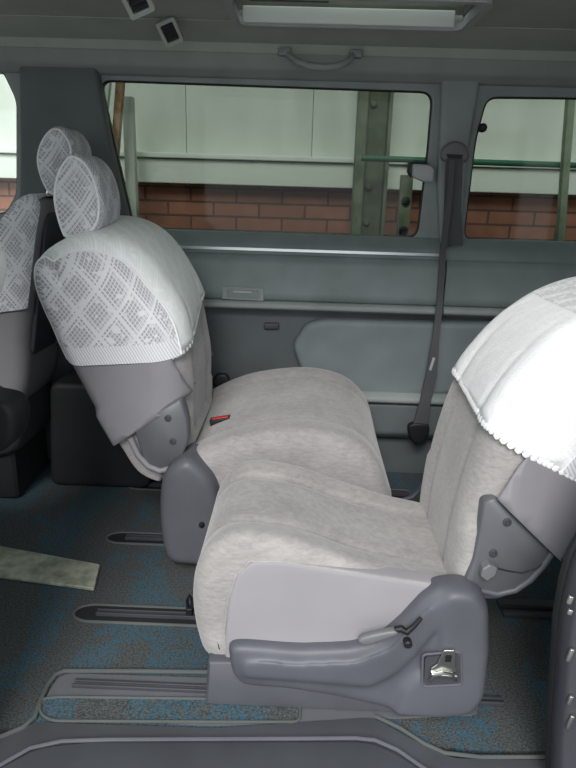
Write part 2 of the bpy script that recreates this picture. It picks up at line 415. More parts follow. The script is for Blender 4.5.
# roof: rail trim, headliner cove, headliner plate with sunroof opening, outer skin
bm = nb(); sweepx(bm, rnd([(WY+.05, 1.50), (WY-.02, 1.50), (WY-.06, 1.525), (WY-.075, 1.575), (WY+.05, 1.60)], .01), -1.95, 1.75)
struct('trim_7', bm, RAILT, label='roof rail trim above the side windows')
SX0, SX1, SY0, SY1 = fl(232, 8, 1.62).x, fl(472, 20, 1.62).x, fl(440, 0, 1.62).y, fl(350, 27, 1.62).y
bm = nb()
sweepx(bm, [(WY+.05, 1.57), (WY-.068, 1.565), (WY-.085, 1.60), (SY1, 1.628), (SY1, 1.66), (WY+.05, 1.66)], -1.95, 1.75)
slab(bm, [(-1.95, SY0-.001), (SX0, SY0-.001), (SX0, SY1), (-1.95, SY1)], 1.63, 1.66, 'z')
slab(bm, [(SX1, SY0-.001), (1.75, SY0-.001), (1.75, SY1), (SX1, SY1)], 1.63, 1.66, 'z')
slab(bm, [(-1.95, -.12), (1.75, -.12), (1.75, SY0), (-1.95, SY0)], 1.63, 1.66, 'z')
struct('ceiling', bm, CEIL, label='grey-green cloth headliner', ang=25)
bm = nb(); GY0 = SY1-.085  # slot left open so sky light falls on the white strip
for x0, x1, y0, y1 in ((-2, 1.8, -.2, GY0), (-2, 1.8, SY1+.02, WY+.1), (-2, SX0, GY0, SY1+.02), (SX1, 1.8, GY0, SY1+.02)):
    slab(bm, [(x0, y0), (x1, y0), (x1, y1), (x0, y1)], 1.71, 1.74, 'z')
struct('roof', bm, PALE, False, label='unseen outer roof skin of the van, added to block sky light')  # unseen skin, keeps sky light out except through the sunroof slot
# ends of the cabin
bm = nb(); box(bm, (1.75, .65, .8), (.06, 1.7, 1.75)); struct('wall_rear', bm, WALLM, False, label='rear end of the cabin')
bm = nb(); box(bm, (-1.98, .65, .42), (.06, 1.7, 1.15)); box(bm, (-1.98, .65, 1.65), (.06, 1.7, .2)); struct('wall_front', bm, PLD, False, label='front end of the cabin below the windscreen')
bm = nb(); box(bm, (-1.98, .65, 1.22), (.006, 1.7, .66)); struct('window_4', bm, GLC, False, label='windscreen')
bm = nb(); box(bm, (-1.28, -.14, .42), (1.32, .06, .95)); box(bm, (-1.28, -.14, 1.64), (1.32, .06, .22)); box(bm, (-.82, -.14, 1.2), (.40, .06, .7)); box(bm, (1.65, -.14, .8), (.26, .06, 1.8)); struct('wall_near', bm, PLD, False, label='unseen door side of the cabin either side of the opening, added to cut light')  # out of view, widened to keep light from flooding the front
# floor: carpet on the floor pan, plastic sill, lower step
bm = nb(); slab(bm, [(-1.95, -.02), (1.72, -.02), (1.72, WY), (-1.95, WY)], -.06, 0, 'z'); struct('floor', bm, CARP, False, label='dark carpet with blue flecks')
sill = rnd(xy([(-260, 860), (-90, 775), (0, 737), (36, 721), (215, 727), (372, 716), (412, 738), (452, 757), (720, 762), (900, 950), (-400, 950)], .006), .02)
bm = nb(); slab(bm, sill, -.05, .006, 'z', .003); struct('trim_9', bm, SILLM, label='grey plastic door sill plate', ang=60)
step = rnd(xy([(-300, 900), (-90, 808), (0, 766), (38, 746), (90, 740), (368, 740), (398, 752), (432, 775), (760, 800), (1000, 1250), (-500, 1250)], .016), .03)
bm = nb(); slab(bm, step, -.05, .016, 'z', .006); struct('trim_10', bm, SILLD, label='door step edge in front of the sill plate', ang=60)
edge = [fl(x, y, .018) for x, y in [(-60, 792), (0, 765), (30, 748), (62, 741), (110, 739.5), (200, 739), (300, 738.5), (355, 738), (375, 740), (398, 750), (418, 764), (440, 778)]]
bm = nb(); tube(bm, edge, .0045, 8); struct('trim_11', bm, PLA, label='rounded lip along the door step')
cb = [fl(x, y, .006) for x, y in [(-60, 764), (0, 737), (22, 728), (34, 718), (40, 702), (47, 686), (55, 675), (64, 671), (120, 671), (215, 672)]]
bm = nb(); tube(bm, cb, .0055, 8); cb2 = [fl(x, y, .006) for x, y in [(375, 716), (400, 728), (425, 744), (445, 753), (480, 757), (560, 757), (640, 760)]]; tube(bm, cb2, .0045, 8)
struct('trim_12', bm, PIPE, label='bound edge of the carpet')

# ------------------------------------------------------------------ outside things seen through the glass
c0, c1 = at(357, 90, 2.75), at(392, 90, 2.75); ch = 2.35
cx = (c0.x+c1.x)/2+.012; cw = c1.x-c0.x
st = thing('steel_column', 'broad mottled green steel column outside the large window', 'column', (cx, 2.75, -.5))
bm = nb(); box(bm, (cx-cw*.36, 2.80, 1.0), (cw*.28, .13, 3.0), None, .004); box(bm, (cx+cw*.12, 2.84, 1.0), (cw*.78, .02, 3.0), None, .004); box(bm, (cx+cw*.44, 2.80, 1.0), (cw*.10, .13, 3.0), None, .004)
obj('column_shaft', bm, COLM, st)
bm = nb()
for z in (.95, 1.15, 1.6):
    lathe(bm, (cx-cw*.02, 2.828, z), (0, -1, 0), [(0, .022), (.012, .022), (.02, .014)], 6)
obj('bolt', bm, COLM, st)
q = at(405, 200, 2.7); sp_ = thing('short_post', 'short green post with two dark bolts beside the broad steel column', 'post', (q.x, 2.7, -.5))
bm = nb(); box(bm, (q.x, 2.7, .36), (.068, .05, 1.72), None, .006); obj('post_shaft', bm, COLM, sp_)
for yy in (201, 231):
    bm = nb(); c = at(405, yy, 2.66); lathe(bm, (q.x, 2.677, c.z), (0, -1, 0), [(0, .026), (.014, .026), (.02, .012)], 12); obj('bolt', bm, BLK, sp_)
GRN = mat('green_pipe_paint', (.03, .14, .08), .4)[0]
bm = nb(); p0 = at(361, 158, 2.62); tube(bm, [p0, (p0.x+.6, 2.62, p0.z-.004), (3.0, 2.62, p0.z-.012)], .016, 12)
tag(obj('green_pipe', bm, GRN), 'thin dark green pipe running level in front of the white ledge', 'pipe')
q = at(131, 165, 2.8); top = at(131, 97, 2.8).z
bm = nb(); box(bm, (q.x, 2.8, (top-.5)/2), (.058, .06, top+.5), None, .004)
tag(obj('upright_post', bm, PALE), 'pale square post with cut top, left end of the large window', 'post')
a, b_ = at(118, 60, 2.6), at(106, 215, 2.6)
def beam(name, a, b, w, d, m):
    a, b = Vector(a), Vector(b); bm = nb(); z = (b-a).normalized(); x = Vector((0, 1, 0)).cross(z).normalized(); y = z.cross(x)
    box(bm, (a+b)/2, (w, d, (b-a).length), Matrix((x, y, z)).transposed(), .003); return obj(name, bm, m)
tag(beam('pale_strut', at(111, 50, 2.55), at(103, 290, 2.55)+Vector((-.25, 0, -.85)), .035, .04, PALE), 'pale leaning strut left of the brown timber', 'strut')
tag(beam('timber_strut', at(123, 50, 2.65), at(114, 290, 2.65)+Vector((-.16, 0, -.8)), .04, .05, WOOD), 'brown rough timber leaning outside the left end of the window', 'timber')
tag(beam('green_post', at(574, 50, 2.5), at(560, 330, 2.5)+Vector((0, 0, -.55)), .036, .05, COLP), 'slim green post outside the right hand window', 'post')

# ------------------------------------------------------------------ fittings of the van
# sunroof
sr = thing('sunroof', 'dark sunroof in a pale frame in the headliner', 'sunroof', (.11, 1.15, 1.63))
bm = nb(); 
def ringplate(bm, o, i, z0, z1):
    k = len(o); A = [[bm.verts.new((x, y, z)) for x, y in p] for p, z in ((o, z0), (i, z0), (i, z1), (o, z1))]
    for s in range(4):
        for j in range(k): bm.faces.new((A[s][j], A[s][(j+1) % k], A[(s+1) % 4][(j+1) % k], A[(s+1) % 4][j]))
ro = rnd([(SX0-.015, SY0-.012), (SX1+.015, SY0-.012), (SX1+.015, SY1+.012), (SX0-.015, SY1+.012)], .05, 6)
ri = rnd([(SX0+.01, SY0+.012), (SX1-.01, SY0+.012), (SX1-.01, SY1-.010), (SX0+.01, SY1-.010)], .04, 6)
ringplate(bm, ro, ri, 1.614, 1.634); obj('sunroof_frame', bm, LGREY, sr)
bm = nb(); box(bm, ((SX0+SX1)/2-.008, SY1-.018, 1.645), (SX1-SX0-.045, .010, .046), None, .003); obj('daylight_rim', bm, WHT, sr)  # white strip imitating light that comes through the sunroof glass
bm = nb(); box(bm, ((SX0+SX1)/2, (SY0+GY0)/2-.02, 1.69), (SX1-SX0+.1, GY0-SY0+.06, .008)); box(bm, (SX0-.002, (SY0+SY1)/2, 1.675), (.008, SY1-SY0, .04)); box(bm, (SX1+.002, (SY0+SY1)/2, 1.675), (.008, SY1-SY0, .04)); obj('sunshade', bm, PLD, sr, False)
bm = nb(); box(bm, ((SX0+SX1)/2, (GY0+SY1)/2+.01, 1.735), (SX1-SX0+.06, SY1-GY0+.08, .005)); obj('sunroof_glass', bm, GLC, sr, False)
bm = nb(); box(bm, (SX0+.16, GY0-.03, 1.668), (.24, .05, .012), None, .004); obj('sunshade_grip', bm, BLK, sr)
# grab handle
def handle():
    h = thing('grab_handle', 'grey grab handle fixed above the large side window', 'handle', tuple(at(320, 58, WY-.09)))
    pts = [at(x, y, Y) for x, y, Y in [(286, 52, WY-.08), (290, 56, WY-.105), (298, 62, WY-.13), (310, 66, WY-.135), (325, 67.5, WY-.135), (338, 66, WY-.135), (347, 62, WY-.13), (352, 57, WY-.105), (354, 53, WY-.08)]]
    bm = nb(); tube(bm, pts, [.010, .010, .011, .012, .012, .012, .011, .010, .010], 12); obj('grip', bm, RAILT, h)
    for x, y in ((285, 52), (356, 54)):
        bm = nb(); box(bm, at(x, y, WY-.085), (.045, .03, .026), None, .008); obj('mount', bm, WALLP, h)
handle()
# roof vents
def vent(px, py, s, label):
    c = fl(px, py, 1.588); v = thing('air_vent', label, 'vent', tuple(c), 'ceiling air vents')
    z = Vector((.12, -.86, -.50)).normalized(); x = Vector((.80, .12, -.05)); x = (x-z*x.dot(z)).normalized(); y = z.cross(x)
    rm = Matrix((x, y, z)).transposed() @ Matrix.Rotation(R(28), 3, 'Z')
    T = Matrix.Translation(c) @ rm.to_4x4()
    bm = nb(); o = rnd([(-s*.5, -s*.6), (s*.5, -s*.6), (s*.5, s*.6), (-s*.5, s*.6)], s*.12); i = rnd([(-s*.34, -s*.43), (s*.34, -s*.43), (s*.34, s*.43), (-s*.34, s*.43)], s*.08)
    ringplate(bm, o, i, -.02, .008); bmesh.ops.transform(bm, matrix=T, verts=bm.verts); obj('vent_frame', bm, CEIL, v)
    bm = nb(); box(bm, (0, 0, -.022), (s*.8, s*.98, .004)); bmesh.ops.transform(bm, matrix=T, verts=bm.verts); obj('backing', bm, BLK, v, False)
    for k in range(4):
        bm = nb(); box(bm, (0, (-.3+.2*k)*s, -.006), (s*.68, .003, .016), Matrix.Rotation(R(35), 3, 'X')); bmesh.ops.transform(bm, matrix=T, verts=bm.verts); obj('slat', bm, PLD, v)
vent(170, 32, .062, 'square louvred vent in the headliner, lower of two, near the sunroof')
vent(136, -2, .070, 'square louvred vent cut by the top edge, above the other vent')
# window latch
q = at(423, 173, WY-.03); lt = thing('window_latch', 'light grey window latch at the rear edge of the large side window', 'latch', tuple(q))
bm = nb(); loft(bm, rnd(xz([(413, 164), (430, 165), (434, 170), (433, 182), (424, 182), (412, 177)], WY-.045), .006), WY-.06, WY-.02, .006); obj('latch_cover', bm, LGREY, lt)
bm = nb(); loft(bm, rnd(xz([(409, 162), (426, 161), (428, 167), (412, 178), (408, 172)], WY-.025), .005), WY-.03, WY+.012, .004); obj('latch_arm', bm, BLK, lt)
# round clip in the second window
q = at(482, 128, WY-.0); bm = nb(); lathe(bm, q, (0, -1, 0), [(-.01, .010), (0, .016), (.012, .016), (.018, .009)], 16)
tag(obj('window_stop', bm, BLK), 'small round black stop on the front edge of the right hand window', 'clip')
# ashtray
q = at(243, 294, WY-.09); at_ = thing('ashtray', 'small rectangular ashtray set in the side panel below the large window', 'ashtray', tuple(q))
bm = nb(); slab(bm, rnd(xz([(222, 286), (264, 288), (264, 301), (222, 299)], WY-.092), .004), WY-.096, WY-.085, 'y', .002); obj('ashtray_body', bm, WALLP, at_)
bm = nb(); slab(bm, rnd(xz([(227, 289.5), (259, 291), (259, 298.5), (227, 297)], WY-.096), .003), WY-.099, WY-.094, 'y', .0015); lid = obj('ashtray_lid', bm, WALLM, at_)
bm = nb(); slab(bm, rnd(xz([(233, 290.5), (252, 291.3), (252, 293.3), (233, 292.5)], WY-.099), .001), WY-.103, WY-.098, 'y', .001); obj('finger_grip', bm, LGREY, lid)
q = at(271, 326, WY-.03); bm = nb(); loft(bm, rnd(xz([(264, 323), (279, 323), (279, 329), (264, 329)], WY-.04), .004), WY-.048, WY-.025, .004)
tag(obj('bag_hook', bm, PLD), 'small dark hook in the wall recess below the ledge', 'hook')
# seat belt
q = at(454, 155, WY-.05); sb = thing('seat_belt', 'dark seat belt hanging from the pillar between the two side windows', 'seat belt', tuple(q))
bm = nb(); loft(bm, sm(xz([(440, 156), (444, 146), (454, 141), (465, 145), (469, 156), (463, 163), (446, 162)], WY-.045), 4), WY-.06, WY-.028, .012); obj('belt_guide', bm, KNOB, sb)
bm = nb(); slab(bm, rnd(xz([(446, 154), (463, 155), (461, 159), (448, 158)], WY-.06), .003), WY-.064, WY-.058, 'y', .001); obj('guide_slot', bm, BLK, sb)
def ribbon(bm, pts, th=.0025):
    """pts: (left px, right px, y px, Y)"""
    A = []
    for xl, xr, y, Y in pts:
        l, r = at(xl, y, Y), at(xr, y, Y)
        A.append([bm.verts.new(l+Vector((0, -th, 0))), bm.verts.new(r+Vector((0, -th, 0))), bm.verts.new(r+Vector((0, th, 0))), bm.verts.new(l+Vector((0, th, 0)))])
    for p, n_ in zip(A, A[1:]):
        for j in range(4): bm.faces.new((p[j], p[(j+1) % 4], n_[(j+1) % 4], n_[j]))
    bm.faces.new(A[0]); bm.faces.new(A[-1][::-1])
bm = nb(); ribbon(bm, [(446, 463, 158, WY-.060), (445, 462, 180, WY-.045), (444, 461, 210, WY-.043), (443, 463, 245, WY-.05)]); 
obj('webbing', bm, BELT, sb)
bm = nb(); ribbon(bm, [(449, 455, 160, WY-.066), (446, 452, 200, WY-.062), (440, 446, 250, WY-.085), (437, 443, 300, WY-.125), (432, 439, 340, WY-.13), (426, 437, 375, WY-.13), (420, 431, 400, WY-.13), (413, 427, 425, WY-.125), (411, 425, 438, WY-.12)], .004)
obj('webbing', bm, BELT, sb)
bm = nb(); box(bm, at(432, 364, WY-.138), (.010, .006, .052), Matrix.Rotation(R(12), 3, 'Y'), .002); obj('tongue', bm, LGREY, sb)
bm = nb(); loft(bm, sm(xz([(409, 424), (428, 424), (426, 438), (418, 443), (410, 438)], WY-.12), 4), WY-.135, WY-.10, .008); obj('belt_anchor', bm, BLK, sb)

# floor rails
def rail(label, left, y, wpx, xr, mt=CARP):
    a = fl(left, y, .003); w_ = abs(fl(left+20, y-wpx/2, .003).y-fl(left+20, y+wpx/2, .003).y)
    yc = fl(left+20, y, .003).y
    t_ = thing('seat_rail', label, 'seat rail', (a.x, yc, .0), 'seat rails sunk in the carpet')
    pl = [(a.x+w_/2, yc-w_/2), (xr, yc-w_/2), (xr, yc+w_/2), (a.x+w_/2, yc+w_/2), (a.x+w_*.12, yc+w_*.28), (a.x, yc), (a.x+w_*.12, yc-w_*.28)]
    o = rnd(pl, w_*.25, 4)
    bm = nb(); slab(bm, inset(o, .004), -.01, .0035, 'z'); obj('rail_well', bm, NBLK, t_, False)
    bm = nb(); tube(bm, [(x, y_, .003) for x, y_ in o], .0045, 8, True); obj('carpet_edging', bm, PIPE, t_)
    bm = nb()
    for s in (-1, 1): box(bm, ((a.x+.06+xr)/2, yc+s*w_*.11-w_*.04, .009), (xr-a.x-.07, .004, .011), None, .001)
    obj('rail_channel', bm, PLD, t_)
    return yc
y2 = rail('middle seat rail in the carpet, its end left of the near seat', 73, 613, 17, .40)
y3 = rail('seat rail ending left of the far seat pedestal', 106, 538, 11, .45)
y4 = rail('furthest seat rail, mostly in shadow behind the far seat', 126, 485, 9, .45)
# near rail well with plastic tray and carpet insert
nr = thing('seat_rail', 'wide plastic rail tray with carpet insert beside the door sill, left of the near seat', 'seat rail', (fl(60, 690).x, fl(60, 690).y, 0))
o = rnd(xy([(52, 716), (42, 706), (52, 686), (60, 676), (70, 673.5), (478, 686), (478, 714), (215, 725)], .004), .02)
bm = nb(); slab(bm, o, -.01, .0045, 'z'); obj('tray', bm, SILLM, nr, False)
bm = nb(); a = fl(72, 685, .01); box(bm, ((a.x+.5)/2, a.y, .009), (.5-a.x, .006, .010), None, .002); box(bm, ((a.x+.5)/2, a.y+.02, .006), (.5-a.x, .008, .006), None, .002); obj('rail_channel', bm, PLD, nr)
ins = rnd(xy([(40, 699), (60, 697), (215, 699), (300, 700), (300, 722), (215, 722), (52, 721), (40, 714)], .006), .018)
bm = nb(); slab(bm, ins, -.005, .0062, 'z'); obj('carpet_insert', bm, CARP, nr, False)
bm = nb(); tube(bm, [(x, y_, .0065) for x, y_ in ins], .0035, 8, True); obj('carpet_edging', bm, PIPE, nr)
# black rail stop with wire latch standing on the middle rail
q = fl(190, 613, .01); rs = thing('rail_latch', 'small black latch standing on the middle seat rail by the near seat', 'latch', (q.x, y2, .01))
bm = nb(); box(bm, (q.x, y2, .022), (.018, .02, .026), None, .003); obj('latch_base', bm, BLK, rs)
bm = nb(); tube(bm, [(q.x-.004, y2, .03), (q.x-.006, y2, .055), (q.x+.001, y2, .072), (q.x+.008, y2, .055), (q.x+.009, y2, .03)], .0045, 8); obj('latch_lever', bm, BLK, rs)
# transverse rail behind the near seat
a, b_ = fl(500, 607, .01), fl(700, 605, .01)
rr_ = thing('rear_floor_rail', 'dark raised floor rail behind the near seat', 'seat rail', (a.x, a.y, 0))
bm = nb(); box(bm, ((a.x+b_.x)/2, a.y, .008), (b_.x-a.x, .07, .016), None, .004); obj('rail_base', bm, PLD, rr_)
bm = nb(); box(bm, ((a.x+b_.x)/2, a.y-.012, .020), (b_.x-a.x, .010, .010), None, .003); obj('rail_channel', bm, BLK, rr_)

# loose metal strip
def strip():
    z = .014; c = [fl(-95, 528, z), fl(100, 564, z), fl(94, 588, z), fl(-100, 562, z)]
    o = rnd([(p.x, p.y) for p in c], .006)
    bm = nb(); slab(bm, o, .003, .014, 'z', .002)
    tag(obj('metal_strip', bm, WMET), 'worn flat metal plate lying across the carpet at the left', 'metal plate')
    return c
c = strip()

# ------------------------------------------------------------------ seats
def outline(pts): return sm(pts, 6)
def bolster(bm, y0, y1, zt, depth):
    """sink the middle of the upper surface between two side bolsters"""
    for v in bm.verts:
        if v.co.z > zt:
            u = (v.co.y-y0)/(y1-y0); k = max(0, 1-abs(2*u-1)**3.2*1.25)
            v.co.z -= (depth*k+.013*sum(math.exp(-((u-c_)/.022)**2) for c_ in (.24, .76)))*min(1, (v.co.z-zt)/.08)
def shell(src, off, planes, drop=None):
    """copy of a soft part's skin grown by off and kept on the positive side of each plane"""
    bm = nb(); bm.from_mesh(src.data); bmesh.ops.recalc_face_normals(bm, faces=bm.faces); bm.normal_update()
    mv = [(v, v.co+v.normal*off) for v in bm.verts]
    for v, c_ in mv: v.co = c_
    for p, n_ in planes:
        bmesh.ops.bisect_plane(bm, geom=bm.verts[:]+bm.edges[:]+bm.faces[:], plane_co=p, plane_no=n_, clear_inner=True)
    if drop: bmesh.ops.delete(bm, geom=[f for f in bm.faces if drop(f)], context='FACES')
    return bm
def plane3(a, b, c, up=Vector((0, 0, 1))):
    n_ = (Vector(b)-Vector(a)).cross(Vector(c)-Vector(a)).normalized()
    return (Vector(a), n_ if n_.dot(up) > 0 else -n_)
def scallop(bm, sel, r, step):
    """row of little rounded teeth along the open hem"""
    es = [e for e in bm.edges if e.is_boundary and sel((e.verts[0].co+e.verts[1].co)/2)]
    out = []
    for e in es:
        a, b = e.verts[0].co.copy(), e.verts[1].co.copy(); L = (b-a).length; n_ = max(1, round(L/step))
        nn = e.link_faces[0].normal.copy()
        for i in range(n_): out.append((a.lerp(b, (i+.5)/n_), nn, (b-a).normalized()))
    for c_, nn, tg in out:
        y = nn.cross(tg).normalized()
        m_ = Matrix.Translation(c_) @ Matrix((tg, y, nn)).transposed().to_4x4() @ Matrix.Diagonal((r, r, r*.25, 1))
        bmesh.ops.create_icosphere(bm, subdivisions=1, radius=1, matrix=m_)
def solid(o, th):
    md = o.modifiers.new('thick', 'SOLIDIFY'); md.thickness = th; md.offset = 1

# ---- near seat (faces left)
NS = thing('captain_seat', 'grey velour seat nearest the door, facing left, with a side lever', 'car seat', (.12, .3, 0), 'facing cabin seats')
co = outline([(-.13, .085), (-.19, .10), (-.213, .16), (-.222, .25), (-.212, .33), (-.185, .392), (-.125, .428), (0, .418), (.12, .378), (.25, .338), (.36, .312), (.405, .27), (.39, .17), (.25, .10), (.05, .08)])
bm = nb(); loft(bm, co, .085, .525, .05, 7, 26, 'y', .055, .004); bolster(bm, .085, .525, .29, .024); ncu = obj('cushion', bm, VEL, NS, ang=80)
bm = nb(); so_ = rnd(xz([(226, 690), (224, 640), (228, 600), (236, 574), (252, 561), (280, 561), (340, 570), (400, 579), (452, 587), (466, 600), (470, 640), (440, 690)], .08), .02)
loft(bm, so_, .078, .12, .010, 4, 1, 'y', 0); obj('side_panel', bm, SIDE, NS)
bm = nb(); pts = xz([(227, 655), (224, 632), (228, 600), (236, 575), (250, 561), (280, 561), (340, 570), (400, 579), (456, 588)], .085)
tube(bm, [(x, .0835, z) for x, z in pts], .0028, 8); obj('piping', bm, VEL, NS)
bm = nb()
for k, px in enumerate((([(236, 500), (250, 520), (300, 537), (360, 551), (440, 570)], .155), ([(232, 474), (260, 480), (300, 487), (350, 497), (400, 506)], .455))): pass
nbk = outline([(.345, .27), (.343, .40), (.362, .55), (.400, .69), (.470, .80), (.565, .885), (.67, .93), (.78, .93), (.86, .87), (.85, .78), (.77, .65), (.67, .51), (.555, .405), (.47, .32), (.40, .27)])
bm = nb(); loft(bm, nbk, .10, .525, .085, 9, 24, 'y', .06, .004, lambda nx, nz, p: (1 if nx < 0 else .4)*(.45 if p.y < .45 else 1))
for v in bm.verts:      # hollow of the back between side bolsters
    u = (v.co.y-.10)/.425; k = max(0, 1-abs(2*u-1)**3.2*1.25)
    fx = .345+max(0, v.co.z-.4)*.25
    if v.co.x < fx+.06 and .3 < v.co.z < .9: v.co.x += min(1, (.9-v.co.z)/.2)*min(1, (fx+.06-v.co.x)/.03)*(.012*k+.006*sum(math.exp(-((u-c_)/.025)**2) for c_ in (.27, .76)))
nba = obj('backrest', bm, VEL, NS, ang=80)
# plastic side cover with arm-like front rail
pod = rnd(xz([(226, 652), (240, 650), (300, 655), (352, 653), (380, 645), (403, 626), (424, 602), (440, 592), (465, 590), (484, 596), (492, 612), (492, 655), (486, 700), (474, 717), (440, 721), (392, 716), (340, 704), (290, 696), (240, 692), (230, 680)], .04), .018, 4)
def mould(name, parts, mt, par, vox=.0045, it=34):
    """one moulded plastic piece grown together from several solids"""
    bm = nb()
    for o_, a_, b_, bv in parts: slab(bm, o_, a_, b_, 'y', bv)
    for v in bm.verts: v.co.z = max(v.co.z, .010)
    o = obj(name, bm, mt, par)
    md = o.modifiers.new('fuse', 'REMESH'); md.mode = 'VOXEL'; md.voxel_size = vox; md.use_smooth_shade = True
    md = o.modifiers.new('soft', 'SMOOTH'); md.factor = .5; md.iterations = it
    return o
pod2 = rnd(xz([(392, 718), (400, 690), (416, 674), (436, 668), (440, 600), (452, 592), (478, 594), (490, 612), (491, 655), (486, 700), (474, 717), (440, 722)], .04), .014, 4)
pod3 = rnd(xz([(240, 662), (300, 666), (356, 664), (392, 650), (418, 620), (440, 600), (460, 598), (440, 630), (415, 660), (395, 678), (370, 690), (300, 684), (240, 680)], .04), .01, 4)
npod = mould('side_cover', [(pod, .050, .115, .012), (pod2, .036, .09, .012), (pod3, .040, .09, .008)], PLA, NS)
# plinth under the seat
bm = nb(); pl = rnd(xz([(208, 660), (236, 660), (300, 664), (380, 680), (400, 690), (398, 722), (206, 722)], .07), .006)
slab(bm, pl, .062, .14, 'y', .006)
for v in bm.verts: v.co.z = max(v.co.z, .008)
obj('pedestal', bm, PLC, NS, ang=50)
bm = nb(); slab(bm, rnd([(-.17, .016), (.40, .016), (.40, .12), (-.15, .12)], .01), .36, .44, 'y', .004); obj('pedestal', bm, PLD, NS, ang=50)
# belt anchor bracket in its recess
q = at(445, 666, .034)
bm = nb(); slab(bm, rnd(xz([(425, 657), (459, 654), (460, 683), (424, 685)], .034), .008), .033, .045, 'y', .0); ahr = obj('anchor_recess', bm, PLD, NS)
bm = nb(); ringp = rnd(xz([(423, 655), (461, 652), (462, 685), (422, 687)], .034), .009)
tube(bm, [(x, .036, z) for x, z in ringp], .003, 8, True); obj('recess_rim', bm, PLA, ahr)
bkt = nb(); slab(bkt, rnd(xz([(431, 668), (437, 664), (444, 650), (455, 650), (455, 666), (457, 671), (430, 673)], .028), .003), .026, .030, 'y', .0008)
box(bkt, at(444, 675, .026), (.058, .012, .011), Matrix.Rotation(R(3), 3, 'Y'), .003)
tube(bkt, [at(430, 681, .026), at(434, 675, .022), at(443, 672.5, .02), at(452, 674, .022), at(456, 680, .026)], .0042, 8)
ank = obj('anchor_bracket', bkt, CHR, NS)
bm = nb(); slab(bm, rnd(xz([(446, 655), (452, 655), (451, 662), (445, 662)], .025), .002), .0245, .0265, 'y'); obj('bracket_hole', bm, BLK, ank)
# tilt lever
lv = nb(); loft(lv, sm(xz([(358, 639), (362, 634), (380, 629.5), (395, 627.5), (397, 632), (384, 637), (366, 642)], .035), 5), .022, .042, .007); lvo = obj('lever', lv, KNOB, NS)
bm = nb(); tube(bm, [at(395, 629.5, .032), at(401, 628.5, .030), at(407, 632, .030), at(414, 626, .030), at(421, 618, .032)], [.007, .008, .008, .0055, .0045], 10); lathe(bm, at(405, 631, .07), (0, -1, 0), [(0, .009), (.045, .009), (.048, .006)], 16); obj('lever_arm', bm, BLK, lvo)
# recliner plate beside the backrest
rc = rnd(xz([(484, 503), (496, 498), (552, 552), (540, 572), (522, 590), (500, 600), (474, 600), (462, 590), (474, 562), (480, 530)], .085), .012, 4)
bm = nb(); slab(bm, rc, .086, .13, 'y', .004); rco = obj('recliner_plate', bm, PLD2, NS, ang=50)
bm = nb(); tube(bm, [at(x, y, .088) for x, y in [(552, 553), (543, 566), (530, 580), (515, 590), (497, 594), (480, 590)]], .0075, 10); obj('frame_edge', bm, PLA, rco)
for x, y in ((507, 522), (493, 553)):
    bm = nb(); lathe(bm, at(x, y, .086), (0, -1, 0), [(-.004, .009), (.003, .009), (.004, .006), (.001, .005), (.001, .001)], 16); obj('bolt', bm, PLD, rco)
bm = nb(); slab(bm, rnd(xz([(480, 575), (482, 567), (489, 563), (497, 567), (495, 574), (486, 580)], .07), .003), .062, .088, 'y', .003); obj('recline_knob', bm, KNOB, rco)
bm = nb(); tube(bm, [at(x, y, .085) for x, y in [(496, 568), (508, 571), (522, 573), (536, 569), (547, 561)]], .0018, 6); obj('joint_line', bm, BLK, rco)
bm = nb(); tube(bm, [at(402, 500, .55), at(412, 497, .56), at(420, 490, .56), at(424, 480, .56)], .006, 8); obj('far_recline_lever', bm, PLD, NS)

# sleeve and lace cover on the near seat
lo = plane3((.403, .1, .535), (.554, .1, .396), (.403, .5, .535))
hem = plane3((.412, .5, .690), (.452, .1, .640), (.575, .1, .585))
VS = thing('seat_back_sleeve', 'grey vinyl sleeve around the back of the near seat below its white cover', 'seat cover', (.5, .3, .5), 'vinyl sleeves under the lace covers')
bm = shell(nba, .010, [lo, plane3((.400, .1, .535), (.468, .1, .634), (.400, .5, .535), Vector((1, 0, 0)))])
bmesh.ops.bisect_plane(bm, geom=bm.verts[:]+bm.edges[:]+bm.faces[:], plane_co=hem[0]+hem[1]*.05, plane_no=-hem[1], clear_inner=True)
for v in bm.verts:      # lower rear corner stands away from the seat
    d = (v.co-lo[0]).dot(lo[1]); k = max(0, 1-d/.085)
    v.co.y -= .020*k*(1 if v.co.y < .3 else -1); v.co.x += .012*k
so_ = obj('sleeve', bm, VIN, VS, ang=70); solid(so_, .003)
CV = thing('lace_seat_cover', 'bright white cover with scalloped hem over the near seat back', 'seat cover', (.6, .3, .6), 'white lace seat covers')
bm = shell(nba, .013, [hem])
for v in bm.verts:
    v.co += Vector((0, 0, random.uniform(-.0012, .0012)))
scallop(bm, lambda p: p.x < .6, .0075, .013)
so_ = obj('cover_cloth', bm, LACEW, CV, ang=80); solid(so_, .002)
bm = shell(nba, .0175, [hem, (Vector((0, .14, 0)), Vector((0, -1, 0))), plane3((.535, .1, .60), (.60, .1, .70), (.535, .5, .60), Vector((1, 0, 0)))])
ribs = obj('side_lace', bm, RIB, CV, ang=80)
bm = shell(nba, .0158, [(Vector((.60, 0, .86)), Vector((.75, 0, .66)))]); obj('crochet_yoke', bm, LACEY, CV, ang=80)

